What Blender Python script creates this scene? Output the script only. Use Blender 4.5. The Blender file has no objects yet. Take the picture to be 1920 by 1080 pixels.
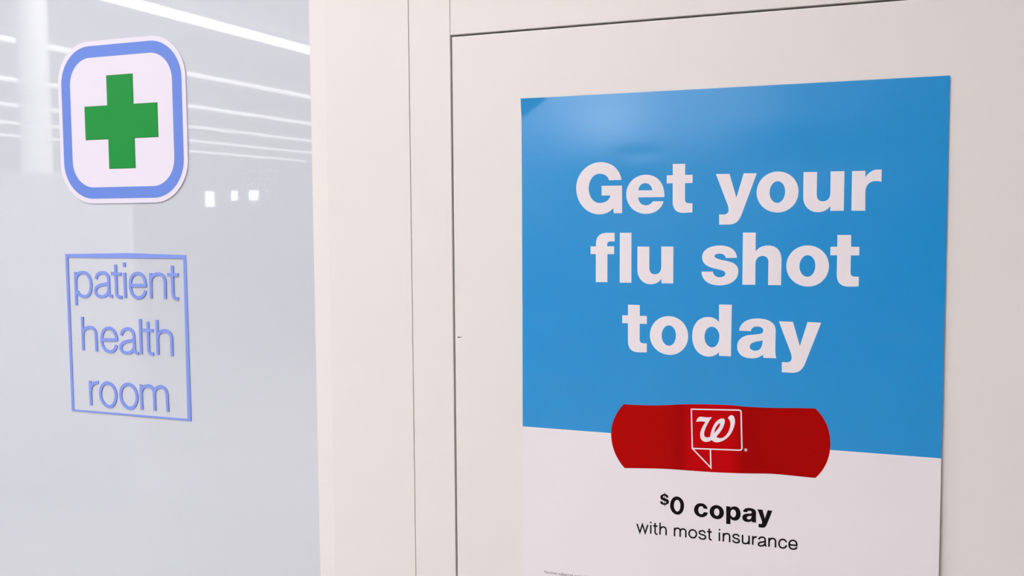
import bpy, bmesh, math
from mathutils import Vector, Euler, Matrix

# ------------------------------------------------------------------ camera, world, exposure
scene = bpy.context.scene
col = scene.collection
CAM_H = 1.5            # lens height above the shop floor
CAM_D = 1.355          # lens distance from the wall panels
cd = bpy.data.cameras.new('camera')
cd.sensor_width = 36.0
cd.lens = 35.635
cd.clip_start = 0.01
cam = bpy.data.objects.new('camera', cd)
col.objects.link(cam)
YAW, PITCH, ROLL = math.radians(22.1897), math.radians(-3.9727), math.radians(-0.3854)
fwd = Vector((-math.sin(YAW)*math.cos(PITCH), math.cos(YAW)*math.cos(PITCH), math.sin(PITCH)))
rgt = Vector((math.cos(YAW), math.sin(YAW), 0))
upv = rgt.cross(fwd)
r2 = rgt*math.cos(ROLL) + upv*math.sin(ROLL)
u2 = upv*math.cos(ROLL) - rgt*math.sin(ROLL)
cam.matrix_world = Matrix(((r2.x, u2.x, -fwd.x, 0), (r2.y, u2.y, -fwd.y, -CAM_D), (r2.z, u2.z, -fwd.z, CAM_H), (0, 0, 0, 1)))
scene.camera = cam

world = bpy.data.worlds.new('world')
scene.world = world
world.use_nodes = True
world.node_tree.nodes['Background'].inputs['Color'].default_value = (0.8, 0.88, 1.0, 1)
world.node_tree.nodes['Background'].inputs['Strength'].default_value = 0.3
scene.view_settings.view_transform = 'Standard'
scene.view_settings.look = 'None'
scene.view_settings.exposure = 0.03
scene.view_settings.gamma = 1.0
scene.view_settings.use_curve_mapping = False

ADDED_PANEL_GLOW = 19.0    # unseen panels added to light the wall and make the poster glare
STRIP_GLOW = 5.0       # long ceiling strips further back
WINDOW_GLOW = 4.2      # daylight in the far shop windows

# ------------------------------------------------------------------ materials
def srgb(r, g, b):
    f = lambda c: (c/255/12.92) if c/255 <= 0.04045 else ((c/255+0.055)/1.055)**2.4
    return (f(r), f(g), f(b), 1)

def mat(name, color, rough=0.5, spec=0.5, bump=0.0, bscale=200.0, mottle=0.0, mscale=3.0, coat=0.0, emit=None, glow=0.0):
    m = bpy.data.materials.new(name)
    m.use_nodes = True
    nt = m.node_tree
    b = nt.nodes['Principled BSDF']
    b.inputs['Base Color'].default_value = color
    b.inputs['Roughness'].default_value = rough
    b.inputs['Specular IOR Level'].default_value = spec
    b.inputs['Coat Weight'].default_value = coat
    b.inputs['Coat Roughness'].default_value = 0.02
    b.inputs['Coat IOR'].default_value = 1.9
    tc = nt.nodes.new('ShaderNodeTexCoord')
    if mottle:
        n = nt.nodes.new('ShaderNodeTexNoise')
        n.inputs['Scale'].default_value = mscale
        n.inputs['Detail'].default_value = 4
        nt.links.new(tc.outputs['Object'], n.inputs['Vector'])
        mx = nt.nodes.new('ShaderNodeMix')
        mx.data_type = 'RGBA'
        mx.inputs[6].default_value = tuple(c*(1-mottle) for c in color[:3]) + (1,)
        mx.inputs[7].default_value = tuple(min(1, c*(1+mottle)) for c in color[:3]) + (1,)
        nt.links.new(n.outputs['Fac'], mx.inputs[0])
        nt.links.new(mx.outputs[2], b.inputs['Base Color'])
    if bump:
        n = nt.nodes.new('ShaderNodeTexNoise')
        n.inputs['Scale'].default_value = bscale
        n.inputs['Detail'].default_value = 3
        nt.links.new(tc.outputs['Object'], n.inputs['Vector'])
        bp = nt.nodes.new('ShaderNodeBump')
        bp.inputs['Strength'].default_value = bump
        bp.inputs['Distance'].default_value = 0.001
        nt.links.new(n.outputs['Fac'], bp.inputs['Height'])
        nt.links.new(bp.outputs['Normal'], b.inputs['Normal'])
    if emit:
        b.inputs['Emission Color'].default_value = emit
        b.inputs['Emission Strength'].default_value = glow
    return m

M_PANEL = mat('warm_white_laminate', srgb(235, 229, 226), 0.42, 0.35, bump=0.05, bscale=350, mottle=0.006, mscale=8)
M_CORE = mat('dark_gap_backing', srgb(70, 54, 46), 0.9, 0.1, mottle=0.1)
M_GLASS = mat('frosted_back_painted_glass', srgb(212, 216, 224), 0.5, 0.0, mottle=0.008, mscale=2.5, coat=1.0)
M_WHITE = mat('white_sign_plastic', srgb(234, 227, 240), 0.4, 0.35, mottle=0.004)
M_BLUE = mat('cornflower_blue_vinyl', srgb(108, 140, 224), 0.45, 0.3, mottle=0.01, mscale=40)
M_GREEN = mat('green_vinyl', srgb(30, 147, 62), 0.4, 0.2, mottle=0.02, mscale=40)
M_LETTER = mat('periwinkle_vinyl_lettering', srgb(134, 156, 234), 0.5, 0.2, mottle=0.01, mscale=60)
M_PAPER = mat('white_poster_paper', srgb(240, 233, 237), 0.24, 0.4, bump=0.08, bscale=900, mottle=0.004, mscale=30)
M_POSTBLUE = mat('blue_poster_ink', srgb(10, 147, 218), 0.27, 0.75, bump=0.08, bscale=900, mottle=0.02, mscale=300)
M_TYPE = mat('white_poster_type', srgb(243, 235, 239), 0.24, 0.4, bump=0.08, bscale=900, mottle=0.004, mscale=30)
M_INK = mat('black_poster_ink', srgb(20, 13, 16), 0.4, 0.08, mottle=0.05, mscale=100)
M_FINE = mat('grey_fine_print_ink', srgb(75, 65, 72), 0.45, 0.3, mottle=0.05, mscale=100)
M_DOT = mat('dark_red_perforation_ink', srgb(105, 2, 6), 0.4, 0.2, mottle=0.05, mscale=100)
M_SCUFF = mat('dark_scuff', srgb(105, 92, 90), 0.8, 0.1, mottle=0.1, mscale=300)
M_CEIL = mat('white_ceiling_tile', srgb(244, 244, 246), 0.9, 0.1, mottle=0.02, mscale=3)
M_SHOPWALL = mat('pale_shop_wall', srgb(214, 214, 218), 0.8, 0.2, mottle=0.02, mscale=1)
M_FLOOR = mat('pale_vinyl_floor', srgb(168, 164, 162), 0.35, 0.4, mottle=0.03, mscale=2)
M_PILLAR = mat('white_pillar_paint', srgb(250, 250, 252), 0.7, 0.2, mottle=0.005)
M_UNIT = mat('pale_shelf_unit_enamel', srgb(226, 225, 230), 0.6, 0.2, mottle=0.01, mscale=2)
M_HOUSING = mat('white_lamp_housing', srgb(240, 240, 242), 0.5, 0.3, mottle=0.005)
M_TUBE = mat('glowing_tube', srgb(255, 255, 255), 0.5, 0.2, mottle=0.002, emit=(1.0, 0.97, 0.98, 1), glow=STRIP_GLOW)
M_TUBE_DIM = mat('dimmer_glowing_tube', srgb(255, 255, 255), 0.5, 0.2, mottle=0.002, emit=(1.0, 0.97, 0.98, 1), glow=STRIP_GLOW*0.42)
M_TUBE_FAINT = mat('faint_glowing_tube', srgb(255, 255, 255), 0.5, 0.2, mottle=0.002, emit=(1.0, 0.97, 0.98, 1), glow=STRIP_GLOW*0.36)
M_EDGE = mat('dark_green_cut_edge', srgb(24, 78, 44), 0.6, 0.2, mottle=0.05, mscale=80)
M_ADDED_PANEL = mat('added_panel_glow', srgb(255, 255, 255), 0.5, 0.2, mottle=0.002, emit=(1.0, 0.975, 0.97, 1), glow=ADDED_PANEL_GLOW)
M_DAY = mat('daylit_window_pane', srgb(230, 240, 255), 0.1, 0.5, mottle=0.002, emit=(0.86, 0.94, 1.0, 1), glow=WINDOW_GLOW)
M_ALU = mat('grey_window_frame', srgb(150, 152, 156), 0.4, 0.5, mottle=0.02)

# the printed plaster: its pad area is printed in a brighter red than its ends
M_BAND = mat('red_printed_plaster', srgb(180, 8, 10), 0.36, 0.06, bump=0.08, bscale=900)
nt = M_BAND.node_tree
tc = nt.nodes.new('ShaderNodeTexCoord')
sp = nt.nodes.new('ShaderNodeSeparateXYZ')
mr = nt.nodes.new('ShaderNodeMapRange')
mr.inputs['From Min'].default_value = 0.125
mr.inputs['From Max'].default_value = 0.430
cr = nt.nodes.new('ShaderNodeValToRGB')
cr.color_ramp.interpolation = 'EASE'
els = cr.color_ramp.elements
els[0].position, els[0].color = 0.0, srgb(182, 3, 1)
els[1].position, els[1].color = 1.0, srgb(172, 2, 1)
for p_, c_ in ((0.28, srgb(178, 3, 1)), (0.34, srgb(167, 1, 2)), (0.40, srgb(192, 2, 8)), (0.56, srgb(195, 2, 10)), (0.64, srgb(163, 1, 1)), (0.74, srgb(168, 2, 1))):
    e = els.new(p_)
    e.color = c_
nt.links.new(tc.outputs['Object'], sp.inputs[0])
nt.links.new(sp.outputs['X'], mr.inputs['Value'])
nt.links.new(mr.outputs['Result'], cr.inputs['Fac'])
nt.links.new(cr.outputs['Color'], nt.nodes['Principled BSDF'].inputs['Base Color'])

# ------------------------------------------------------------------ helpers
def tag(o, label=None, cat=None, group=None, kind=None):
    if label: o['label'] = label
    if cat: o['category'] = cat
    if group: o['group'] = group
    if kind: o['kind'] = kind
    return o

def link(name, me, m=None, parent=None):
    me.name = name
    if m is not None:
        keep = [p.material_index for p in me.polygons]
        me.materials.clear()
        for x in (m if isinstance(m, (list, tuple)) else [m]):
            me.materials.append(x)
        if isinstance(m, (list, tuple)):
            me.polygons.foreach_set('material_index', keep)
    o = bpy.data.objects.new(name, me)
    col.objects.link(o)
    o.parent = parent
    return o

def empty(name, loc, rot=(0, 0, 0)):
    o = bpy.data.objects.new(name, None)
    o.empty_display_size = 0.05
    o.location = loc
    o.rotation_euler = rot
    col.objects.link(o)
    return o

def add_box(bm, x0, x1, y0, y1, z0, z1):
    v = [bm.verts.new(p) for p in ((x0, y0, z0), (x1, y0, z0), (x1, y1, z0), (x0, y1, z0), (x0, y0, z1), (x1, y0, z1), (x1, y1, z1), (x0, y1, z1))]
    for f in ((3, 2, 1, 0), (4, 5, 6, 7), (0, 1, 5, 4), (1, 2, 6, 5), (2, 3, 7, 6), (3, 0, 4, 7)):
        bm.faces.new([v[i] for i in f])

def box(name, x0, x1, y0, y1, z0, z1, m, parent=None, bevel=0.0):
    bm = bmesh.new()
    add_box(bm, x0, x1, y0, y1, z0, z1)
    if bevel:
        bmesh.ops.bevel(bm, geom=bm.edges[:], offset=bevel, segments=3, profile=0.5, affect='EDGES')
    me = bpy.data.meshes.new(name)
    bm.to_mesh(me)
    bm.free()
    return link(name, me, m, parent)

def prism(name, outline, z0, z1, m, parent=None, bevel=0.0):
    """vertical bar from an (x, y) outline"""
    bm = bmesh.new()
    lo = [bm.verts.new((x, y, z0)) for x, y in outline]
    hi = [bm.verts.new((x, y, z1)) for x, y in outline]
    n = len(outline)
    bm.faces.new(lo[::-1])
    bm.faces.new(hi)
    for i in range(n):
        bm.faces.new((lo[i], lo[(i+1) % n], hi[(i+1) % n], hi[i]))
    bmesh.ops.recalc_face_normals(bm, faces=bm.faces)
    if bevel:
        bmesh.ops.bevel(bm, geom=bm.edges[:], offset=bevel, segments=3, profile=0.5, affect='EDGES')
    me = bpy.data.meshes.new(name)
    bm.to_mesh(me)
    bm.free()
    return link(name, me, m, parent)

# ---- lettering: outlines in millimetres on the sheet, "M x y", "L x y", "C x1 y1 x2 y2 x y", "Z"
def loops(path, steps=14):
    t = path.split()
    out, cur, i = [], [], 0
    while i < len(t):
        c = t[i]
        i += 1
        if c in 'ML':
            p = (float(t[i]), float(t[i+1]))
            i += 2
            if c == 'M':
                cur = [p]
                out.append([cur, False])
            else:
                cur.append(p)
        elif c == 'C':
            a = [float(q) for q in t[i:i+6]]
            i += 6
            x0, y0 = cur[-1]
            for k in range(1, steps+1):
                s = k/steps
                w = ((1-s)**3, 3*s*(1-s)**2, 3*s*s*(1-s), s**3)
                cur.append((w[0]*x0+w[1]*a[0]+w[2]*a[2]+w[3]*a[4], w[0]*y0+w[1]*a[1]+w[2]*a[3]+w[3]*a[5]))
        elif c == 'Z':
            if abs(cur[0][0]-cur[-1][0]) + abs(cur[0][1]-cur[-1][1]) < 0.06:
                cur.pop()
            out[-1][1] = True
    return out

def outline_stroke(pts, w, closed):
    """left and right offset of a centre line, mitred"""
    P = [Vector(p) for p in pts]
    Q = [P[0]]
    for p in P[1:]:
        if (p-Q[-1]).length > 1e-4:
            Q.append(p)
    P, n = Q, len(Q)
    L, R = [], []
    for i in range(n):
        a = P[i-1] if (i > 0 or closed) else None
        b = P[(i+1) % n] if (i < n-1 or closed) else None
        d1 = (P[i]-a).normalized() if a is not None else None
        d2 = (b-P[i]).normalized() if b is not None else None
        d1 = d1 or d2
        d2 = d2 or d1
        n1, n2 = Vector((-d1.y, d1.x)), Vector((-d2.y, d2.x))
        mi = n1+n2
        mi = n1 if mi.length < 1e-3 else mi.normalized()
        k = min(1/max(mi.dot(n1), 0.2), 3.0)
        L.append(P[i]+mi*w/2*k)
        R.append(P[i]-mi*w/2*k)
    return L, R

def fill_mesh(name, contours, thick=0.0, y=0.0):
    """flat (or thick) filled shape in the x-z plane, facing -y; contours in millimetres"""
    cu = bpy.data.curves.new(name, 'CURVE')
    cu.dimensions = '2D'
    cu.fill_mode = 'FRONT' if not thick else 'BOTH'
    cu.extrude = thick/2
    for pts in contours:
        s = cu.splines.new('POLY')
        s.points.add(len(pts)-1)
        for q, p in zip(s.points, pts):
            q.co = (p[0]/1000, p[1]/1000, 0, 1)
        s.use_cyclic_u = True
    tmp = bpy.data.objects.new('tmp', cu)
    col.objects.link(tmp)
    dg = bpy.context.evaluated_depsgraph_get()
    dg.update()
    me = bpy.data.meshes.new_from_object(tmp.evaluated_get(dg))
    bpy.data.objects.remove(tmp)
    bpy.data.curves.remove(cu)
    me.transform(Matrix(((1, 0, 0, 0), (0, 0, -1, y), (0, 1, 0, 0), (0, 0, 0, 1))))
    return me

def merge(name, meshes):
    bm = bmesh.new()
    for me in meshes:
        bm.from_mesh(me)
        bpy.data.meshes.remove(me)
    out = bpy.data.meshes.new(name)
    bm.to_mesh(out)
    bm.free()
    return out

def glyphs(name, paths, thick=0.0, y=0.0):
    return merge(name, [fill_mesh(name, [l for l, c in loops(p)], thick, y) for p in paths])

def strokes(name, paths, w, thick=0.0, y=0.0):
    ms = []
    for k_, p in enumerate(paths):
        y -= 0.00003 if thick else 0.000004     # crossing strokes never share one plane
        for pts, closed in loops(p):
            L, R = outline_stroke(pts, w, closed)
            if closed:
                ms.append(fill_mesh(name, [L, R], thick, y))
            else:
                # quads along the stroke, so that self-touching strokes stay solid
                bm = bmesh.new()
                for yy in ((y,) if not thick else (y-thick/2, y+thick/2)):
                    lv = [bm.verts.new((q.x/1000, yy, q.y/1000)) for q in L]
                    rv = [bm.verts.new((q.x/1000, yy, q.y/1000)) for q in R]
                    for i in range(len(lv)-1):
                        f = (lv[i], rv[i], rv[i+1], lv[i+1])
                        bm.faces.new(f if yy <= y else f[::-1])
                    if not thick:
                        break
                    if yy < y:
                        fr = lv + rv[::-1]
                    else:
                        bk = lv + rv[::-1]
                        m_ = len(fr)
                        for i in range(m_):
                            bm.faces.new((fr[i], fr[(i+1) % m_], bk[(i+1) % m_], bk[i]))
                me = bpy.data.meshes.new(name)
                bm.to_mesh(me)
                bm.free()
                ms.append(me)
    return merge(name, ms)

def rounded(cx, cz, hw, hh, r, n=20):
    out = []
    for k, (sx, sz) in enumerate(((1, 1), (-1, 1), (-1, -1), (1, -1))):
        for i in range(n+1):
            a = math.pi/2*(k + i/n)
            out.append((cx+sx*(hw-r)+r*math.cos(a), cz+sz*(hh-r)+r*math.sin(a)))
    return out

# ------------------------------------------------------------------ printed outlines
PRINT = {
  'get': [
    'M 147.6 -117.7 C 145.4 -102.4 133.1 -93.2 118.2 -92.8 C 97.9 -92.8 82 -108.5 82 -128.4 C 82 -148.7 96.9 -164.7 115.8 -164.7 C 123.7 -164.7 130.7 -161.8 135.5 -156.2 L 136.3 -163.2 L 148.2 -163.3 L 148.2 -125.5 L 119 -125.4 L 119 -138.8 L 131.5 -138.8 C 130.7 -144.9 124.5 -149.1 115.9 -149 C 107.1 -149 100.3 -140.1 100.3 -128.7 C 100.3 -117.5 107.3 -108.6 116.3 -108.6 C 123.7 -108.8 128.4 -112.4 129.8 -118 Z',
    'M 207.4 -142 L 171.1 -142 C 171.7 -148.8 175.6 -152.7 181.7 -152.9 C 186.3 -152.9 189.3 -150.8 191.5 -147.6 L 206.4 -147.7 C 202.9 -158.7 193.9 -164.6 181.8 -164.5 C 166.3 -164.5 154.2 -152.8 154.2 -137.8 C 154.2 -123 166.3 -111.4 181.6 -111.4 C 197.4 -111.7 208 -122.9 207.4 -142 Z M 171.2 -132.4 L 190.7 -132.7 C 190 -127 186.6 -122.9 180.9 -122.8 C 175.6 -122.7 171.9 -126.6 171.2 -132.4 Z',
    'M 218.8 -98 L 235.5 -98 L 235.5 -112.9 L 245.5 -112.9 L 245.6 -123.8 L 235.4 -123.9 L 235.4 -145.2 C 235.4 -149.2 237.3 -150.7 240.9 -150.8 L 245.6 -150.8 L 245.5 -162.9 C 242.8 -163.3 237 -163.5 232.6 -163.5 C 223.7 -163.4 218.8 -158.1 218.8 -148.6 L 218.8 -123.7 L 210.6 -123.8 L 210.5 -113 L 218.9 -112.9 Z',
    'M 276.6 -112.7 L 294.5 -112.8 L 303.7 -144.3 L 312.9 -112.5 L 329.8 -112.8 L 311.1 -165.2 C 307.8 -174.8 302.9 -179.6 293.6 -179.5 L 281.3 -179.5 L 281.2 -166.1 L 288.1 -166.2 C 291.7 -165.9 293.6 -163.3 293.6 -160.1 C 293.6 -157.5 292.7 -154.3 292 -152.5 Z',
    'M 356.4 -111.1 C 371.2 -111.1 382.9 -122.7 382.9 -137.6 C 382.9 -152.4 371.5 -164.1 357 -164.1 C 341.8 -164.1 329.8 -152.5 329.8 -137.8 C 329.8 -122.8 341.5 -111.1 356.4 -111.1 Z M 356.5 -123.7 C 361.9 -123.7 366.1 -129.5 366.1 -137 C 366.1 -145.1 361.9 -151.6 356.5 -151.6 C 350.8 -151.6 346.4 -145.6 346.4 -138.1 C 346.4 -130 350.8 -123.7 356.5 -123.7 Z',
    'M 388.8 -112.7 L 405.5 -112.8 L 405.5 -141.8 C 405.6 -147 408.2 -150.3 412.9 -150.3 C 418.9 -150.4 422.1 -146.2 422.2 -140 L 422.1 -112.5 L 438.8 -112.6 L 438.8 -162.5 L 422.4 -162.5 L 422.4 -156.4 C 418.7 -161.7 413.4 -164.2 406.8 -164.1 C 396.8 -164.1 388.9 -155.7 388.9 -145 Z',
    'M 448 -112.7 L 463.9 -112.7 L 464 -120.9 C 467.3 -114.9 473 -111.4 478.1 -111.5 L 483.1 -111.7 L 483.1 -126.9 C 480.6 -126 478.7 -125.8 476.5 -125.8 C 468.8 -125.6 464.3 -131.1 464.3 -139.3 L 464.5 -162.7 L 448 -162.5 Z',
  ],
  'flu': [
    'M 102.6 -209.3 L 110.5 -209.1 L 110.5 -205.8 C 110.7 -195.2 116.2 -190.3 127.2 -190.3 L 137.5 -190.3 L 137.5 -202.1 L 131.9 -202.1 C 128.4 -202.1 126.8 -203.9 126.8 -206.9 L 126.7 -209 L 136.9 -209 L 136.9 -219.8 L 127.2 -219.9 L 127.2 -258.7 L 110.3 -259 L 110.4 -219.9 L 102.6 -219.9 Z',
    'M 145 -190.3 L 161.5 -190.3 L 161.6 -259 L 144.9 -259.2 Z',
    'M 170 -209.1 L 186.8 -209.2 L 186.8 -238.2 C 186.8 -243.4 189.5 -246.7 194.1 -246.8 C 200.1 -246.8 203.4 -242.6 203.5 -236.4 L 203.3 -208.9 L 220 -209 L 220 -258.9 L 203.7 -258.9 L 203.6 -252.8 C 199.9 -258.1 194.7 -260.6 188 -260.5 C 178 -260.5 170.1 -252.1 170.1 -241.5 Z',
    'M 305.2 -223.4 C 304.6 -212.8 295.6 -207.1 282.7 -207.2 C 268.3 -207.2 259 -213.8 259.1 -222.9 C 259.2 -231.3 264.9 -234.8 273.6 -237.3 C 280.1 -239 283 -239.1 286.6 -240.5 C 289.1 -241.6 290.2 -242.8 290.2 -244.6 C 290.2 -247.7 286.7 -249.4 282.3 -249.5 C 277.7 -249.5 274 -246.3 273.6 -242 L 258.2 -242.3 C 259.2 -254.6 268.7 -260.6 282.4 -260.3 C 297.5 -260 307.3 -252.7 307.2 -241.1 C 307.1 -234.3 302.3 -230.1 295.1 -228.4 C 289.4 -227 283.6 -226.5 279.3 -224.7 C 276.7 -223.5 275.5 -222.7 275.5 -221.3 C 275.5 -218.9 279.2 -218 282.1 -218 C 286.4 -218 289.9 -219.7 290.4 -223.7 Z',
    'M 312.7 -190 L 329.3 -190.1 L 329.3 -214.9 C 333.5 -209.3 338.4 -207 345.4 -207 C 356.4 -206.9 362.4 -214.1 362.6 -225.4 L 362.4 -258.5 L 345.9 -258.7 L 346 -228.4 C 345.8 -223.4 343.1 -220.6 338.5 -220.6 C 333 -220.7 329.4 -224.6 329.3 -231.4 L 329.4 -258.6 L 312.6 -258.9 Z',
    'M 395.3 -206.6 C 410.1 -206.6 421.8 -218.3 421.8 -233.2 C 421.8 -248 410.4 -259.7 395.9 -259.7 C 380.7 -259.7 368.8 -248.1 368.8 -233.4 C 368.8 -218.4 380.4 -206.6 395.3 -206.6 Z M 395.5 -219.2 C 400.8 -219.2 405.1 -225.1 405.1 -232.6 C 405.1 -240.7 400.8 -247.1 395.4 -247.1 C 389.8 -247.1 385.3 -241.2 385.3 -233.7 C 385.3 -225.6 389.8 -219.2 395.5 -219.2 Z',
    'M 431.5 -193.2 L 448.2 -193.2 L 448.3 -208.1 L 458.2 -208.2 L 458.3 -219 L 448.2 -219.1 L 448.2 -240.5 C 448.2 -244.4 450 -246 453.7 -246 L 458.3 -246 L 458.2 -258.1 C 455.6 -258.5 449.7 -258.8 445.3 -258.7 C 436.4 -258.7 431.6 -253.4 431.5 -243.9 L 431.5 -219 L 423.3 -219.1 L 423.3 -208.3 L 431.6 -208.1 Z',
  ],
  'today': [
    'M 156.9 -289.4 L 173.5 -289.4 L 173.6 -304.3 L 183.6 -304.3 L 183.6 -315.2 L 173.5 -315.3 L 173.5 -336.6 C 173.5 -340.6 175.4 -342.1 179 -342.2 L 183.7 -342.1 L 183.6 -354.3 C 180.9 -354.7 175.1 -354.9 170.6 -354.9 C 161.8 -354.8 156.9 -349.5 156.9 -340 L 156.8 -315.1 L 148.7 -315.2 L 148.6 -304.4 L 156.9 -304.3 Z',
    'M 214.5 -303.5 C 229.3 -303.5 241 -315.2 241 -330.1 C 241 -344.9 229.6 -356.5 215.1 -356.5 C 199.9 -356.5 187.9 -345 187.9 -330.3 C 187.9 -315.3 199.6 -303.5 214.5 -303.5 Z M 214.6 -316.1 C 220 -316.1 224.2 -322 224.2 -329.5 C 224.2 -337.6 220 -344 214.6 -344 C 208.9 -344 204.4 -338.1 204.4 -330.5 C 204.4 -322.5 208.9 -316.1 214.6 -316.1 Z',
    'M 282.2 -285.8 L 299.1 -285.7 L 298.6 -354.7 L 282.7 -354.7 L 282.7 -349.7 C 279.7 -353.6 275.3 -356 269.5 -356.3 C 255.6 -357 246.5 -345.8 246.4 -329.6 C 246.4 -314.1 254.5 -303.4 267.7 -303 C 274.2 -302.8 279.3 -305.4 282.4 -309.6 Z M 272.9 -315.9 C 278.6 -315.9 283.1 -321.5 283.1 -328.6 C 283.1 -337 278.9 -343.7 273.4 -343.7 C 267.6 -343.7 263.1 -337.5 263.1 -329.7 C 263.1 -321.9 267.4 -315.9 272.9 -315.9 Z',
    'M 308.9 -319.9 C 310.3 -308.9 319.8 -303.4 332.5 -303 C 347.2 -302.5 356.2 -308.1 356.3 -318.1 L 356.1 -343.1 C 356.2 -347.4 356.5 -351.7 357.6 -354.5 L 341 -354.7 C 340.6 -353.2 340.6 -351.7 340.6 -350.3 C 336.5 -354.1 331.6 -355.9 326.7 -356.1 C 313.9 -356.7 306.7 -351.1 306.6 -340.9 C 306.6 -331.8 314.3 -325.9 324.3 -325 C 328.5 -324.4 333.4 -323.9 336.6 -323.2 C 339 -322.6 340.4 -320.8 340.4 -318.3 C 340.3 -315.1 336.8 -313.5 332.3 -313.6 C 328 -313.8 324.9 -316 324.4 -320.1 Z M 339.8 -331.6 C 339.7 -333.8 339.8 -335.2 339.2 -337.4 C 338.2 -342.5 335 -345.6 330.8 -345.8 C 326.2 -346 323.2 -343.8 323.1 -340.6 C 323.1 -337 326.5 -335 330.7 -333.8 C 333.5 -333.1 337.7 -332.4 339.8 -331.6 Z',
    'M 360.1 -305.8 L 378 -305.9 L 387.2 -337.4 L 396.4 -305.6 L 413.3 -305.9 L 394.6 -358.3 C 391.3 -367.9 386.3 -372.7 377.1 -372.6 L 364.8 -372.6 L 364.7 -359.2 L 371.6 -359.3 C 375.2 -359 377.1 -356.4 377.1 -353.1 C 377.1 -350.6 376.2 -347.4 375.5 -345.6 Z',
  ],
  'copay': [
    'M 215.3 -554.1 C 215 -550.7 212.8 -549.2 209.7 -549.5 C 206 -549.9 203.7 -552.1 203.7 -554.5 C 203.7 -557.1 205.4 -558.1 207.9 -558.7 C 210.1 -559.1 212.1 -559.4 212.1 -560.7 C 212.1 -561.7 211.1 -562.2 209.8 -562.4 C 208 -562.5 207.1 -561.5 207.1 -560 L 203.4 -560.3 C 203.5 -563.7 206 -565.1 209.8 -564.7 C 213.6 -564.3 215.9 -562.4 215.9 -559.7 C 215.8 -557 213.8 -556.1 211.3 -555.6 C 209.1 -555.1 207.6 -554.8 207.5 -553.6 C 207.5 -552.7 208.5 -552.1 209.7 -552 C 211.1 -551.9 211.8 -552.7 212 -554.3 Z',
    'M 209.2 -547.7 L 210.3 -547.7 L 210.3 -566.8 L 209.3 -566.8 Z',
    'M 227.1 -551.2 C 232.6 -551.2 237 -556.3 237 -562.9 C 237 -570.6 233 -576.5 227.8 -576.5 C 222 -576.5 217.5 -571.4 217.5 -564.8 C 217.5 -557.2 221.7 -551.2 227.1 -551.2 Z M 227.4 -555.9 C 229.9 -555.9 231.8 -559.3 231.8 -563.6 C 231.8 -568.3 230 -572 227.7 -572 C 225 -572 222.9 -568.6 222.9 -564.2 C 222.9 -559.5 224.9 -555.9 227.4 -555.9 Z',
    'M 269.3 -564.3 C 268.1 -559.3 264.4 -556.8 259.9 -557.3 C 254.7 -557.3 250.6 -561.8 250.6 -567.5 C 250.6 -572.6 255.2 -576.6 260.9 -576.6 C 265.8 -576.1 269.1 -573.3 269.5 -569.1 L 263.9 -569.2 C 263.4 -571.1 262.2 -572.2 260.8 -572.3 C 258.2 -572.6 256.5 -570.3 256.5 -566.9 C 256.5 -563.8 258.1 -561.6 260.5 -561.4 C 262.3 -561.2 263.3 -562.5 263.6 -564.3 Z',
    'M 281.6 -557.7 C 287 -557.7 291.2 -562 291.2 -567.4 C 291.2 -572.8 287.1 -577 281.8 -577 C 276.2 -577 271.9 -572.8 271.9 -567.5 C 271.9 -562 276.1 -557.7 281.6 -557.7 Z M 281.6 -562.3 C 283.6 -562.3 285.1 -564.4 285.1 -567.2 C 285.1 -570.1 283.6 -572.5 281.6 -572.5 C 279.5 -572.5 277.9 -570.3 277.9 -567.6 C 277.9 -564.6 279.5 -562.3 281.6 -562.3 Z',
    'M 294.1 -557.8 L 299.8 -557.8 L 299.8 -559.7 C 301.3 -558.2 303.1 -557.3 305.1 -557 C 309.9 -556.6 313.3 -560.1 313.4 -566.8 C 313.4 -572.2 310.6 -575.9 306.2 -576.4 C 303.5 -576.7 301.4 -575.8 300.1 -574.1 L 300.1 -581.9 L 294.3 -582.1 Z M 303.6 -561.5 C 305.7 -561.5 307.3 -563.7 307.3 -566.5 C 307.3 -569.6 305.9 -572.1 304 -572.1 C 301.7 -572.1 299.9 -569.9 299.9 -567 C 299.9 -563.9 301.5 -561.5 303.6 -561.5 Z',
    'M 316.5 -563.3 C 317 -559.2 320.5 -557.2 325.1 -557.1 C 330.5 -556.9 333.8 -558.9 333.8 -562.6 L 333.7 -571.7 C 333.8 -573.3 333.9 -574.9 334.3 -575.9 L 328.2 -576 C 328.1 -575.4 328.1 -574.9 328.1 -574.3 C 326.6 -575.7 324.8 -576.4 323 -576.5 C 318.3 -576.7 315.7 -574.6 315.7 -570.9 C 315.7 -567.6 318.5 -565.5 322.1 -565.1 C 323.7 -564.9 325.5 -564.7 326.6 -564.5 C 327.5 -564.2 328 -563.6 328 -562.7 C 328 -561.5 326.7 -560.9 325 -561 C 323.5 -561 322.3 -561.8 322.1 -563.3 Z M 327.8 -567.5 C 327.7 -568.3 327.8 -568.8 327.6 -569.6 C 327.2 -571.5 326 -572.6 324.5 -572.7 C 322.8 -572.8 321.7 -572 321.7 -570.8 C 321.7 -569.5 322.9 -568.8 324.5 -568.3 C 325.5 -568.1 327 -567.8 327.8 -567.5 Z',
    'M 335.6 -557.7 L 342.1 -557.7 L 345.4 -569.2 L 348.8 -557.6 L 355 -557.7 L 348.1 -576.8 C 346.9 -580.3 345.1 -582.1 341.7 -582 L 337.2 -582 L 337.2 -577.1 L 339.8 -577.2 C 341.1 -577.1 341.7 -576.1 341.7 -574.9 C 341.7 -574 341.4 -572.8 341.1 -572.2 Z',
  ],
}
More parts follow.
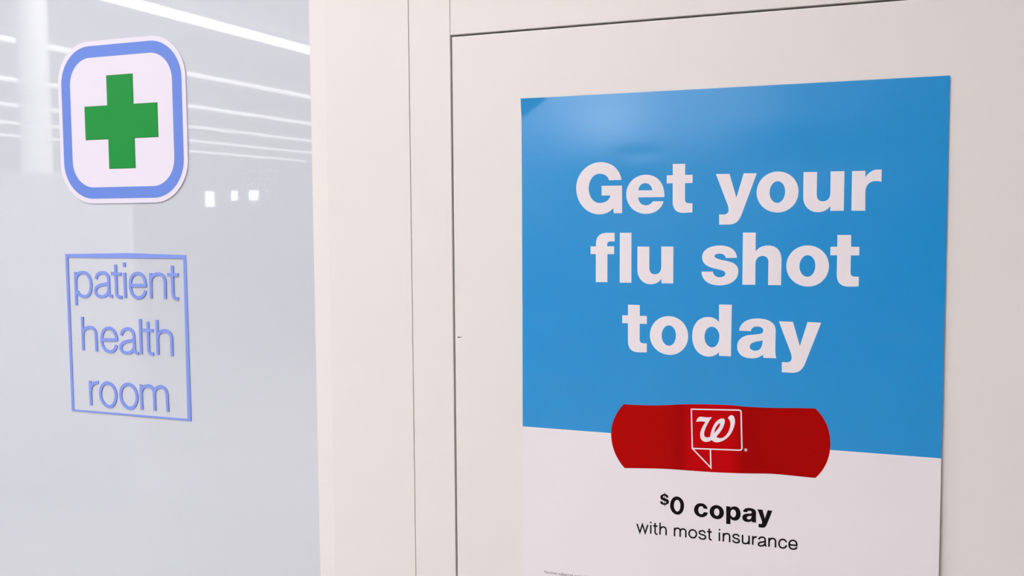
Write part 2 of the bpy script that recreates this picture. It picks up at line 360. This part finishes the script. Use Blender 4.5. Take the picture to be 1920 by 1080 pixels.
STROKE = {
  'ins': [
    'M 170.9 -595.2 L 175.1 -606.9 L 178.8 -595.4 L 182.7 -606.9 L 186.5 -595.1',
    'M 190.7 -594.8 L 190.7 -607.1',
    'M 190.7 -590.2 L 190.7 -592.4',
    'M 196.7 -591.3 L 196.7 -603.9 C 196.9 -606.1 197.7 -607.1 200.3 -606.8',
    'M 193.8 -595.7 L 200.2 -595.6',
    'M 203.7 -590.2 L 203.7 -607.1',
    'M 203.8 -600.9 C 204.1 -597.7 206.1 -595.7 208.3 -595.6 C 211.1 -595.6 212.1 -597.1 212.2 -600 L 212.2 -607.0',
    'M 224 -595 L 224 -607.0',
    'M 224 -600.2 C 224.2 -597.1 225.8 -595.4 227.9 -595.3 C 230.4 -595.2 231.8 -596.4 231.8 -599 L 231.8 -607.0',
    'M 231.8 -600.1 C 232 -597 233.6 -595.6 235.6 -595.5 C 238.4 -595.4 239.6 -596.8 239.7 -599.4 L 239.7 -606.9',
    'M 249.1 -595.2 C 252 -595.2 254.2 -597.5 254.2 -600.5 C 254.2 -603.8 252.1 -606.3 249.4 -606.3 C 246.4 -606.3 244.1 -604 244.1 -601 C 244.1 -597.8 246.3 -595.2 249.1 -595.2 Z',
    'M 265.8 -598.2 C 265.3 -595.9 263.8 -594.9 261.9 -595.1 C 259.5 -595.3 258.1 -596.7 258.1 -598.1 C 258.3 -600.1 260.5 -600.2 262.6 -600.6 C 265 -601 266.7 -601.6 266.7 -603.6 C 266.7 -605.5 265.1 -606.3 262.6 -606.4 C 259.9 -606.5 258.1 -605.6 257.9 -603.4',
    'M 271.7 -591 L 271.8 -603.5 C 271.9 -605.9 272.9 -606.5 275.2 -606.2',
    'M 268.7 -595.6 L 275.2 -595.5',
    'M 285.3 -594.7 L 285.4 -606.8',
    'M 285.4 -589.9 L 285.4 -592.2',
    'M 290.8 -594.9 L 290.7 -606.8',
    'M 290.8 -600.6 C 291.1 -597.5 292.5 -595.8 295 -595.4 C 297.9 -595 299.2 -596.4 299.2 -599 L 299.2 -606.8',
    'M 311.5 -597.9 C 311.1 -595.7 309.5 -594.8 307.3 -595.1 C 305.1 -595.4 303.7 -596.5 303.7 -598 C 303.9 -599.9 306.1 -600.3 308.3 -600.7 C 310.5 -601.1 311.9 -601.7 311.9 -603.7 C 311.8 -605.3 310.3 -606.1 308.4 -606.2 C 305.6 -606.2 303.8 -605.3 303.5 -603.0',
    'M 316.4 -594.6 L 316.3 -602.8 C 316.4 -605.8 318.1 -606.3 320.3 -606.1 C 322.8 -605.8 324.7 -604.1 324.8 -601.2',
    'M 324.9 -594.6 L 324.9 -606.7',
    'M 329.9 -594.5 L 329.9 -606.6',
    'M 329.9 -600.3 C 330.1 -597.4 331.7 -595.3 335.1 -595.3',
    'M 338 -598.4 C 338.1 -596 340.1 -594.8 342.3 -594.8 C 344.8 -594.7 346.1 -595.9 346.1 -598.1 L 346.2 -604.2 C 346.2 -605.5 346.8 -606 348 -606.0',
    'M 346.1 -599.6 C 344.8 -601.1 342.9 -601.1 341.1 -601.7 C 338.3 -602.5 337.4 -603.6 337.4 -604.9 C 337.4 -606.5 339 -607.1 340.8 -606.7 C 343.9 -606.3 346.1 -604.5 346.2 -601.9',
    'M 351.1 -594.5 L 351.1 -606.6',
    'M 351.2 -600.3 C 351.4 -597 353 -595.1 355.8 -594.9 C 358.5 -594.8 359.5 -596.2 359.5 -598.8 L 359.6 -606.6',
    'M 373.4 -598.1 C 372.9 -595.6 371 -594.4 368.9 -594.6 C 365.9 -594.9 364.1 -597.6 364.1 -600.7 C 364.1 -604.3 366 -606.3 369 -606.1 C 371.5 -605.8 373.3 -604.2 373.6 -601.9',
    'M 377.2 -600.6 L 386.8 -600.7 C 387 -596.9 385.3 -594 381.6 -594.4 C 378.6 -594.8 376.9 -597.4 377.1 -600.6 C 377.2 -604.4 379.1 -606.3 382.4 -606 C 384.8 -605.8 386.3 -604.6 386.9 -602.7',
  ],
  'patient': [
    'M 19.9 247.5 L 19.6 188.8',
    'M 19.8 231.9 C 21.2 241.9 27.6 246.9 36.8 247 C 49 246.9 55.2 236.8 54.6 223.4 C 54 211.8 48.1 204.9 38.6 204.7 C 29.5 204.6 23.3 210.2 23.8 214.6',
    'M 66.3 235.7 C 67.8 243 72.9 247.1 80.7 247.2 C 89.5 247.4 94.8 242.6 94.6 235.7 L 94.7 212.6 C 94.7 208.4 97.1 206.5 102.8 206.2',
    'M 94.6 230.6 C 92.5 227.6 87 227.9 80.3 226.5 C 69.7 224.6 64.7 220.6 64.5 215 C 64.4 208.5 70.5 205.2 77.7 205.4 C 87.1 205.8 93.9 210.5 94.6 220.3',
    'M 110.6 261.4 L 111 213 C 111.3 207 115.6 205.4 123.2 205.2',
    'M 100.5 246.2 L 123.3 245.1',
    'M 130.3 247.8 L 130.4 204.5',
    'M 130.3 265.3 L 130.5 257.9',
    'M 143.6 226.2 L 176.1 226.6',
    'M 175.1 225.3 C 175.1 238.8 169.1 247.1 158.4 247.1 C 147.7 246.8 142.5 238.2 142.1 227.2 C 141.8 213.7 148.6 205.4 158.8 205.4 C 167.4 205.8 172.4 210.1 174.8 217.8',
    'M 186.6 248 L 186.5 205.0',
    'M 186.8 233.9 C 188.2 243.2 195 246.8 202.8 246.9 C 212.3 246.7 216.7 241.1 216.9 232.8 L 216.5 205.3',
    'M 233 261.2 L 232.8 214 C 233.1 207.4 236.7 205.6 244.4 205.8',
    'M 222.6 246 L 245.4 245.7',
  ],
  'health': [
    'M 32 168.8 L 31.9 109.9',
    'M 32.4 138.2 C 34.1 147.7 41.3 150.8 47.9 150.9 C 57.5 150.9 61.8 145.6 61.9 137.8 L 62.4 108.9',
    'M 75.6 129.9 L 108.9 131.0',
    'M 108.1 129.8 C 108 141.8 100.5 151.2 91 151.1 C 80.6 150.7 74.7 142.1 74.5 130.4 C 74.3 117.2 81.7 109.7 92.2 109.8 C 100.1 110.1 105.3 114.6 107.1 122.1',
    'M 118.7 139.1 C 119.6 145.8 125.3 151.2 132.3 151.4 C 142.1 151.3 146.2 145.5 146.4 137.9 L 146.6 117.4 C 146.6 112.7 149.5 110.3 154.9 109.3',
    'M 146.4 133.6 C 143.9 131 137.5 131.1 130.9 129.6 C 121.5 127.5 117 123.9 116.5 118.3 C 116.2 111.8 123.5 108.9 130 109.2 C 139.3 109.8 146.3 114.8 146.7 124.2',
    'M 160.9 168.8 L 161.1 109.1',
    'M 177.4 164.8 L 177.5 117.9 C 177.4 111.1 181.1 109.6 188.5 109.9',
    'M 167 150.1 L 189 150.0',
    'M 196.9 168.8 L 197.3 109.5',
    'M 197.6 138.1 C 199 147 205.4 150.6 212.2 150.9 C 222.2 150.8 226.6 145.1 227.1 137.6 L 227.2 108.7',
  ],
  'room': [
    'M 44.5 56.2 L 45.2 13.0',
    'M 45.3 39.4 C 47 49.2 53.5 54.6 63.7 54.3',
    'M 82.9 54.5 C 93.7 54.5 102.2 45.7 102.2 34.5 C 102.2 22.5 95.4 13.2 86.7 13.2 C 75.9 13.2 67.4 22.4 67.4 34.1 C 67.4 45.5 74.2 54.5 82.9 54.5 Z',
    'M 129.2 54.9 C 140.1 54.9 148.6 45.7 148.6 34 C 148.6 22.4 141.3 13.2 132.1 13.2 C 121.3 13.2 112.7 22.9 112.7 35.1 C 112.7 46.2 120 54.9 129.2 54.9 Z',
    'M 158.2 55.9 L 158.8 12.5',
    'M 159.3 44.5 C 160.6 51.5 166.9 54.3 173.5 54.5 C 181.2 54.6 185.6 50.1 186.4 43.6 L 186.7 12.7',
    'M 186.6 42.8 C 188.2 50.6 194.4 54.7 200.5 54.6 C 209 54.5 212.8 49.2 213.6 42 L 214.5 12.5',
  ],
  'logo': [
    'M 246 -429.2 L 309.7 -426.2 C 311.8 -426.1 312.7 -427.4 312.8 -429.6 L 314.3 -476.7 C 314.3 -478.6 313.1 -479.9 311.3 -480.1 L 247.7 -482.9 Z',
    'M 247.7 -482.9 L 273.2 -507.3 L 272.3 -482.7',
  ],
}
BORDER = 'M -1.8 278.8 L 140.3 281.5 L 262 278.9 L 263.4 -0.2 L 0 0 Z M 4.3 272.5 L 5.2 2.6 L 255.8 3 L 256.5 273.1 Z'
BANDAGE = 'M 151.2 -428.5 C 179.7 -428.5 199.9 -427.5 219.8 -424.9 C 246.1 -421.6 278.4 -420.5 300.7 -420.2 C 325.9 -421.8 349.2 -420.8 381.2 -418.7 L 407.5 -417.6 C 420.3 -429 426.7 -444.1 427 -462.8 C 427.2 -480 421.2 -496.2 409.2 -508.7 C 388.4 -508.7 365.5 -507.6 347 -508.6 C 326.8 -510.4 311 -511.5 295.1 -512.3 C 271 -513.6 246.6 -513.7 223.5 -514.1 C 200.1 -514.5 176.5 -516.6 152.8 -518.3 C 140.4 -505.8 133.1 -489.4 133.1 -470.8 C 133 -455.5 140.3 -439.8 151.2 -428.5 Z'
LOGO_W = 'M 252.7 -446.1 C 253.9 -441 256 -438.7 259.1 -438.6 C 263.9 -438.8 269.1 -439.3 274.3 -438 C 270.8 -442 267.4 -448.9 265.3 -454.3 C 263.6 -458.8 263.1 -462.3 264 -464.5 C 264.9 -466.6 268.4 -466.8 271.7 -465 C 272.3 -459.9 274.4 -451.9 278.6 -445.4 C 282 -440.8 286.3 -438.8 288.9 -438.8 C 291.5 -439.3 291.9 -442.7 290.7 -446.3 C 289 -452.5 284.8 -459 280.1 -464.1 C 281.4 -466.2 284.8 -466.1 288.2 -465.3 C 294.2 -462.6 298.4 -453.6 298.8 -446.6 C 299 -442.2 297.5 -439.3 295.4 -438.2 C 296.6 -435.5 298.7 -433.6 300.4 -433.6 C 303.4 -434.1 304.9 -437.5 304.8 -442.7 C 304.4 -449.7 300.2 -459.6 294.3 -465.2 C 289.1 -470 283.1 -472.2 278.8 -471.9 C 276.2 -471.4 274.9 -470.2 273.8 -469.3 C 271 -471.8 266.7 -473.1 263.2 -472.2 C 259.3 -470.6 257.9 -467.1 258.3 -461.8 C 258.8 -456.5 262.2 -450.1 265.5 -445.2 C 261.3 -444.7 256.9 -444.8 252.7 -446.1 Z M 277.3 -459.5 C 283.9 -452 286.4 -446.6 284.7 -445.5 C 280.4 -447.9 277.4 -455.1 277.3 -459.5 Z'

# ------------------------------------------------------------------ the wall
ROOM_L, ROOM_R, ROOM_B, ROOM_H = -24.0, 2.6, -22.0, 3.1
Z = lambda mm: CAM_H + mm/1000.0
S = lambda o: tag(o, kind='structure')

GY = 0.010     # the frosted pane sits this far behind the panels
S(box('window_1', -4.2, -0.888, GY, GY+0.008, 0.05, ROOM_H-0.001, M_GLASS))
# post beside the pane: a wide sloping lip down to the glass, then a flat face
S(prism('trim_1', [(-0.8945, GY-0.0003), (-0.8602, 0.0), (-0.7160, 0.0), (-0.7160, 0.034), (-0.887, 0.034), (-0.887, GY-0.0003)], 0.0, ROOM_H-0.001, M_PANEL, bevel=0.0004))
S(box('trim_2', -0.7151, -0.6477, 0.0, 0.034, 0.0, ROOM_H-0.001, M_PANEL, bevel=0.0008))
door = S(box('door_1', -0.6449, 0.420, 0.0, 0.034, 0.012, Z(263.2), M_PANEL, bevel=0.0016))
S(box('trim_3', -0.6471, 0.4216, 0.0, 0.034, Z(266.0), ROOM_H-0.001, M_PANEL, bevel=0.0008))
S(box('trim_4', 0.4226, 0.500, 0.0, 0.034, 0.0, ROOM_H-0.001, M_PANEL, bevel=0.0008))
S(box('wall_front', 0.5008, ROOM_R, 0.0, 0.034, 0.0, ROOM_H-0.001, M_PANEL))
S(box('wall_outer', ROOM_L, -4.2008, 0.0, 0.034, 0.0, ROOM_H-0.001, M_SHOPWALL))
S(box('wall_back', ROOM_L, ROOM_R, 0.0345, 0.08, 0.0, ROOM_H-0.001, M_CORE))
# little dark scuff by the door edge
sc = [(-640.6, -176.9), (-638.6, -177.8), (-636.8, -177.0), (-633.6, -176.5), (-632.6, -175.8), (-636.5, -175.9), (-638.6, -175.6), (-640.2, -176.0)]
sm = link('scuff_mark', fill_mesh('scuff_mark', [[(x, z) for x, z in sc]], 0.0, -0.00015), M_SCUFF, door)
sm.location = (0, 0, CAM_H)
tag(sm, 'small dark scuff near the left edge of the door')

# ------------------------------------------------------------------ green cross sign on the frosted glass
KS = (CAM_D+GY-0.003)/CAM_D
SX, SZ = -1266.6*KS, 167.3*KS
sign = tag(empty('cross_sign', (SX/1000, GY-0.0002, Z(SZ))), 'white rounded sign with a blue border and green cross on frosted glass', 'sign')
h = 138.1*KS
me = fill_mesh('plate', [rounded(0, 0, h, h, 72)], 0.0020, -0.0010)
link('plate', me, M_WHITE, sign)
o = link('border_ring', fill_mesh('border_ring', [rounded(0, 0, h-8.2, h-8.2, 64.5), rounded(0, 0, h-27.8, h-27.8, 46)], 0.0002, -0.0022), M_BLUE, sign)
tag(o, 'cornflower blue border ring')
a, b = 28.2*KS, 78.6*KS
o = link('cross', fill_mesh('cross', [[(-a, b), (a, b), (a, a), (b, a), (b, -a), (a, -a), (a, -b), (-a, -b), (-a, -a), (-b, -a), (-b, a), (-a, a)]], 0.0003, -0.0025), M_GREEN, sign)
o.location = (-0.0003, 0, -0.0006)
tag(o, 'green cross')
a, b = a+0.45, b+0.45
e_ = link('cut_edge', fill_mesh('cut_edge', [[(-a, b), (a, b), (a, a), (b, a), (b, -a), (a, -a), (a, -b), (-a, -b), (-a, -a), (-b, -a), (-b, a), (-a, a)]], 0.0002, -0.0022), M_EDGE, o)
tag(e_, 'thin dark edge of the green cross')

# ------------------------------------------------------------------ blue lettering on the frosted glass
KL = (CAM_D+GY-0.002)/CAM_D
let = tag(empty('door_lettering', (-1.40048*KL, GY-0.0001, Z(-337.54*KL))), 'blue outlined lettering reading patient health room on the frosted glass', 'lettering')
let.scale = (KL, 1, KL)
def lettering(name, me, label):
    o = link(name, me, M_LETTER, let)
    tag(o, label)
    return o
o = link('border', fill_mesh('border', [l for l, c in loops(BORDER)], 0.0013, -0.0007), M_LETTER, let)
for w, ww in (('patient', 5.5), ('health', 5.5), ('room', 5.5)):
    lettering('lettering', strokes('lettering', STROKE[w], ww, 0.0014, -0.0008), 'blue word ' + w)

# ------------------------------------------------------------------ poster
PW, PH, SPLIT = 0.5591, 0.711, -0.4704
poster = tag(empty('poster', (-0.53538, 0.0, Z(168.38))), 'blue and white paper flu shot poster hung on the pale door', 'poster')

def sheet(x, z):
    """distance of the paper from the door, metres; it hangs looser towards its foot"""
    u, v = x/PW, -z/PH
    d = 0.0022 + 0.0050*v*v + 0.0012*(2*u-1)**2*v
    d += 0.00035*math.sin(9*x+2.0)*math.sin(7*z+1.0) + 0.00022*math.sin(21*x+13*z) + 0.00012*math.sin(37*x-29*z+1.3)
    d += 0.0022*math.exp(-((x-0.150)/0.100)**2 - ((z+0.080)/0.055)**2)
    # shallow dents in the paper
    for cx, cz, rx, rz, am in ((0.172, -0.083, 0.026, 0.009, -0.0004), (0.02, -0.30, 0.03, 0.012, -0.0006), (0.06, -0.335, 0.03, 0.010, 0.0006), (0.50, -0.33, 0.03, 0.012, -0.0007), (0.44, -0.10, 0.06, 0.03, -0.0010), (0.36, -0.05, 0.05, 0.03, 0.0006), (0.05, -0.42, 0.04, 0.012, -0.0004), (0.51, -0.45, 0.025, 0.010, 0.0004)):
        d += am*math.exp(-((x-cx)/rx)**2 - ((z-cz)/rz)**2)
    # dog-eared upper left corner: curling forward past a crease
    e = 0.030 - (x*0.75 - z*1.15)
    if e > 0:
        d += 0.10*e*min(1.0, e/0.006)
    return max(d, 0.0005)

GRID = 0.005
def on_sheet(me, lift):
    """cut a flat print along the sheet's grid and lay it on the paper"""
    bm = bmesh.new()
    bm.from_mesh(me)
    xs = [v.co.x for v in bm.verts]
    zs = [v.co.z for v in bm.verts]
    k = math.ceil(min(xs)/GRID)
    while k*GRID < max(xs):
        bmesh.ops.bisect_plane(bm, geom=bm.verts[:]+bm.edges[:]+bm.faces[:], dist=1e-6, plane_co=(k*GRID, 0, 0), plane_no=(1, 0, 0))
        k += 1
    k = math.ceil(min(zs)/GRID)
    while k*GRID < max(zs):
        bmesh.ops.bisect_plane(bm, geom=bm.verts[:]+bm.edges[:]+bm.faces[:], dist=1e-6, plane_co=(0, 0, k*GRID), plane_no=(0, 0, 1))
        k += 1
    bmesh.ops.triangulate(bm, faces=[f for f in bm.faces if len(f.verts) > 4])
    for v in bm.verts:
        v.co.y -= sheet(v.co.x, v.co.z) + lift
    bm.normal_update()
    bm.to_mesh(me)
    bm.free()
    for p in me.polygons:
        p.use_smooth = True
    return me

# the sheet itself: blue above, white below, with a real paper thickness
bm = bmesh.new()
xs = [0.0] + [GRID*i for i in range(1, int(PW/GRID)+1)] + [PW]
zs = sorted(set([0.0, SPLIT, -PH] + [-GRID*i for i in range(1, int(PH/GRID)+1)]), reverse=True)
front = [[bm.verts.new((x, -sheet(x, z), z)) for x in xs] for z in zs]
back = [[bm.verts.new((x, -sheet(x, z)+0.00025, z)) for x in xs] for z in zs]
for j in range(len(zs)-1):
    for i in range(len(xs)-1):
        f = bm.faces.new((front[j][i], front[j+1][i], front[j+1][i+1], front[j][i+1]))
        f.material_index = 1 if zs[j] > SPLIT+1e-6 else 0
        f.smooth = True
        bm.faces.new((back[j][i], back[j][i+1], back[j+1][i+1], back[j+1][i]))
nj, ni = len(zs)-1, len(xs)-1
for j in range(nj):
    bm.faces.new([bm.verts.new(q.co) for q in (front[j+1][0], front[j][0], back[j][0], back[j+1][0])])
    bm.faces.new([bm.verts.new(q.co) for q in (front[j][ni], front[j+1][ni], back[j+1][ni], back[j][ni])])
for i in range(ni):
    bm.faces.new([bm.verts.new(q.co) for q in (front[0][i], front[0][i+1], back[0][i+1], back[0][i])])
    bm.faces.new([bm.verts.new(q.co) for q in (front[nj][i+1], front[nj][i], back[nj][i], back[nj][i+1])])
me = bpy.data.meshes.new('sheet')
bm.to_mesh(me)
bm.free()
link('sheet', me, [M_PAPER, M_POSTBLUE], poster)

for key, i0, i1, word in (('get', 0, 3, 'Get'), ('get', 3, 7, 'your'), ('flu', 0, 3, 'flu'), ('flu', 3, 7, 'shot'), ('today', 0, 5, 'today')):
    tag(link('headline', on_sheet(glyphs('headline', PRINT[key][i0:i1]), 0.00012), M_TYPE, poster), 'white bold word ' + word)

# red plaster with its perforations
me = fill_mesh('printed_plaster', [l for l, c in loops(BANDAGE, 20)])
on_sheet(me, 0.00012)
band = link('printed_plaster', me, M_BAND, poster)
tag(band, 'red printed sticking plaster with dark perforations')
dots = []
for x0, x1, z0, z1 in ((146, 236, -429.5, -503.5), (336, 414, -431.5, -503.0)):
    k, x = 0, x0
    while x <= x1:
        z = z0 - (3.6 if k % 2 else 0.0)
        while z >= z1:
            dots.append([(x+0.65*math.cos(a*math.pi/4), z+0.65*math.sin(a*math.pi/4)) for a in range(8)])
            z -= 7.2
        x += 6.0
        k += 1
me = on_sheet(fill_mesh('perforation', dots), 0.00022)
link('perforations', me, M_DOT, band)['kind'] = 'stuff'

# speech-bubble emblem with a script letter, and the tiny ringed R beside it
em = merge('emblem', [strokes('emblem', STROKE['logo'], 1.75), glyphs('emblem', [LOGO_W])])
cx, cz = 319.45, -479.08
ring = ' '.join(('M' if k == 0 else 'L') + ' %.2f %.2f' % (cx+1.85*math.cos(k*math.pi/10), cz+1.85*math.sin(k*math.pi/10)) for k in range(20)) + ' Z'
rr = ['M %.2f %.2f L %.2f %.2f' % (cx-0.6, cz-1.0, cx-0.6, cz+1.0), 'M %.2f %.2f L %.2f %.2f C %.2f %.2f %.2f %.2f %.2f %.2f L %.2f %.2f L %.2f %.2f' % (cx-0.6, cz+0.95, cx+0.1, cz+0.95, cx+0.9, cz+0.95, cx+0.9, cz, cx+0.1, cz, cx-0.5, cz, cx+0.7, cz-1.0)]
em = merge('emblem', [em, strokes('emblem', [ring] + rr, 0.45)])
tag(link('emblem', on_sheet(em, 0.0003), M_TYPE, band), 'white speech bubble outline with a script w')

tag(link('lettering', on_sheet(glyphs('lettering', PRINT['copay']), 0.00012), M_INK, poster), 'black bold words $0 copay')
tag(link('lettering', on_sheet(strokes('lettering', STROKE['ins'], 2.15), 0.00012), M_INK, poster), 'thin black words with most insurance')

# fine print at the foot
fc = bpy.data.curves.new('fine_print', 'FONT')
fc.body = 'Vaccines subject to availability.'
fc.size = 0.006
fo = bpy.data.objects.new('tmp', fc)
col.objects.link(fo)
dg = bpy.context.evaluated_depsgraph_get()
dg.update()
me = bpy.data.meshes.new_from_object(fo.evaluated_get(dg))
bpy.data.objects.remove(fo)
bpy.data.curves.remove(fc)
wid = max(v.co.x for v in me.vertices)
cap = 0.006*0.73
me.transform(Matrix(((0.0700/wid, 0, 0, 0.0331), (0, 0, -1, 0), (0, 0.0045/cap, 0, -0.6828), (0, 0, 0, 1))))
tag(link('fine_print', on_sheet(me, 0.00012), M_FINE, poster), 'tiny grey line of fine print')

# ------------------------------------------------------------------ the shop behind, mirrored in the frosted glass
S(box('floor', ROOM_L, ROOM_R, ROOM_B, 0.08, -0.05, 0.0, M_FLOOR))
S(box('ceiling', ROOM_L, ROOM_R, ROOM_B, 0.08, ROOM_H, ROOM_H+0.05, M_CEIL))
S(box('wall_left', ROOM_L-0.1, ROOM_L, ROOM_B, 0.08, 0.0, ROOM_H, M_SHOPWALL))
S(box('wall_right', ROOM_R, ROOM_R+0.1, ROOM_B, 0.08, 0.0, ROOM_H, M_SHOPWALL))
# far wall with three high windows
wx = [(-18.95, -18.55), (-18.05, -17.75), (-17.45, -17.05)]
wz0, wz1 = 1.84, 2.30
cuts = [ROOM_L] + [c for w in wx for c in w] + [ROOM_R]
bm = bmesh.new()
add_box(bm, ROOM_L, ROOM_R, ROOM_B-0.1, ROOM_B, 0.0, wz0)
add_box(bm, ROOM_L, ROOM_R, ROOM_B-0.1, ROOM_B, wz1, ROOM_H)
for i in range(0, len(cuts), 2):
    add_box(bm, cuts[i], cuts[i+1], ROOM_B-0.1, ROOM_B, wz0, wz1)
me = bpy.data.meshes.new('wall_rear')
bm.to_mesh(me)
bm.free()
S(link('wall_rear', me, M_SHOPWALL))
for i, (x0, x1) in enumerate(wx):
    z0 = wz0 if i == 0 else wz0 + 0.16
    w = S(box('window_%d' % (i+2), x0, x1, ROOM_B-0.07, ROOM_B-0.05, z0, wz1, M_DAY))
    bm = bmesh.new()
    add_box(bm, x0, x1, ROOM_B-0.06, ROOM_B-0.02, wz0, z0+0.02)
    add_box(bm, x0, x0+0.03, ROOM_B-0.048, ROOM_B-0.02, z0, wz1)
    add_box(bm, x1-0.03, x1, ROOM_B-0.048, ROOM_B-0.02, z0, wz1)
    me = bpy.data.meshes.new('window_frame')
    bm.to_mesh(me)
    bm.free()
    link('window_frame', me, M_ALU, w)
# white pillar between two rows of lights
S(prism('wall_pillar', [(-4.845+0.088*math.cos(k*math.pi/24), -3.125+0.088*math.sin(k*math.pi/24)) for k in range(48)], 0.0, ROOM_H-0.001, M_PILLAR))

# tall pale shelf unit in front of the pillar, its back to the frosted glass
u = tag(empty('shelf_unit', (-5.40, -2.86, 0.0)), 'tall pale shelf unit mirrored in the left of the frosted glass', 'shelf')
box('base', -1.55, 1.55, -0.10, 0.10, 0.0, 0.12, M_UNIT, u, bevel=0.004)
for k in range(3):
    box('back_panel', -1.53 + 1.02*k, -0.51 + 1.02*k - 0.004, 0.07, 0.09, 0.121, 1.70, M_UNIT, u, bevel=0.002)
for k in range(4):
    box('upright', -1.545 + 1.02*k - 0.015, -1.545 + 1.02*k + 0.015, 0.03, 0.069, 0.121, 1.72, M_UNIT, u, bevel=0.002)
for z in (0.5, 0.9, 1.3):
    box('shelf_board', -1.53, 1.53, -0.10, 0.029, z, z+0.02, M_UNIT, u, bevel=0.002)
box('top_cap', -1.56, 1.56, -0.10, 0.10, 1.721, 1.76, M_UNIT, u, bevel=0.004)

# long rows of ceiling strips running away from the wall
ORD = ['topmost and thickest', 'second from topmost', 'third from topmost', 'fourth from topmost', 'fifth from topmost', 'lowest and faintest']
def strip(x, y0, y1, label, tube, rad):
    s = empty('strip_light', (x, (y0+y1)/2, ROOM_H))
    tag(s, label, 'ceiling light', 'ceiling strip lights mirrored in the glass')
    hl = (y1-y0)/2
    bm = bmesh.new()
    add_box(bm, -0.04, 0.04, -hl, hl, -0.035, -0.0005)
    me = bpy.data.meshes.new('housing')
    bm.to_mesh(me)
    bm.free()
    link('housing', me, M_HOUSING, s)
    n = max(1, round(2*hl/2.44))
    for k in range(n):
        a0, a1 = -hl + 2*hl*k/n + 0.012, -hl + 2*hl*(k+1)/n - 0.012
        bm = bmesh.new()
        ring0 = []
        for yy in (a0, a1):
            ring0.append([bm.verts.new((rad*math.cos(t*math.pi/8), yy, -0.0365-rad+rad*math.sin(t*math.pi/8))) for t in range(16)])
        for t in range(16):
            bm.faces.new((ring0[0][t], ring0[0][(t+1) % 16], ring0[1][(t+1) % 16], ring0[1][t]))
        bm.faces.new(ring0[0][::-1])
        bm.faces.new(ring0[1])
        bmesh.ops.recalc_face_normals(bm, faces=bm.faces)
        me = bpy.data.meshes.new('tube')
        bm.to_mesh(me)
        bm.free()
        link('tube', me, tube, s)
for i in range(6):
    strip(-5.25 - 2.03*i, -21.8, -2.45, ORD[i] + ' white strip light mirrored in the frosted glass', M_TUBE if i == 0 else M_TUBE_DIM if i < 3 else M_TUBE_FAINT, 0.031 if i == 0 else 0.021)

# unseen ceiling panels added as extra light, the short ones brightening the wall
def panel(x, y, hy, label, group):
    hx = 0.30
    t = tag(empty('added_light_panel', (x, y, ROOM_H)), label, 'ceiling light', group)
    bm = bmesh.new()
    for q in ((-hx-0.02, hx+0.02, -hy-0.02, -hy), (-hx-0.02, hx+0.02, hy, hy+0.02), (-hx-0.02, -hx, -hy, hy), (hx, hx+0.02, -hy, hy)):
        add_box(bm, *q, -0.02, -0.0005)
    me = bpy.data.meshes.new('frame')
    bm.to_mesh(me)
    bm.free()
    link('frame', me, M_HOUSING, t)
    box('diffuser', -hx+0.001, hx-0.001, -hy+0.001, hy-0.001, -0.014, -0.0006, M_ADDED_PANEL, t)
for x in (-4.2, -2.6, -0.95):
    for y in (-1.5, -3.0):
        panel(x, y, 0.30, 'unseen square ceiling panel added to brighten the frosted glass wall', 'added wall light panels')
# unseen long panels added further back to throw glare on the poster's upper left
for x in (-2.2, -2.95):
    for y in (-5.4, -6.7, -8.0):
        panel(x, y, 0.60, 'unseen long ceiling panel added to make the glare on the poster', 'added glare panels')
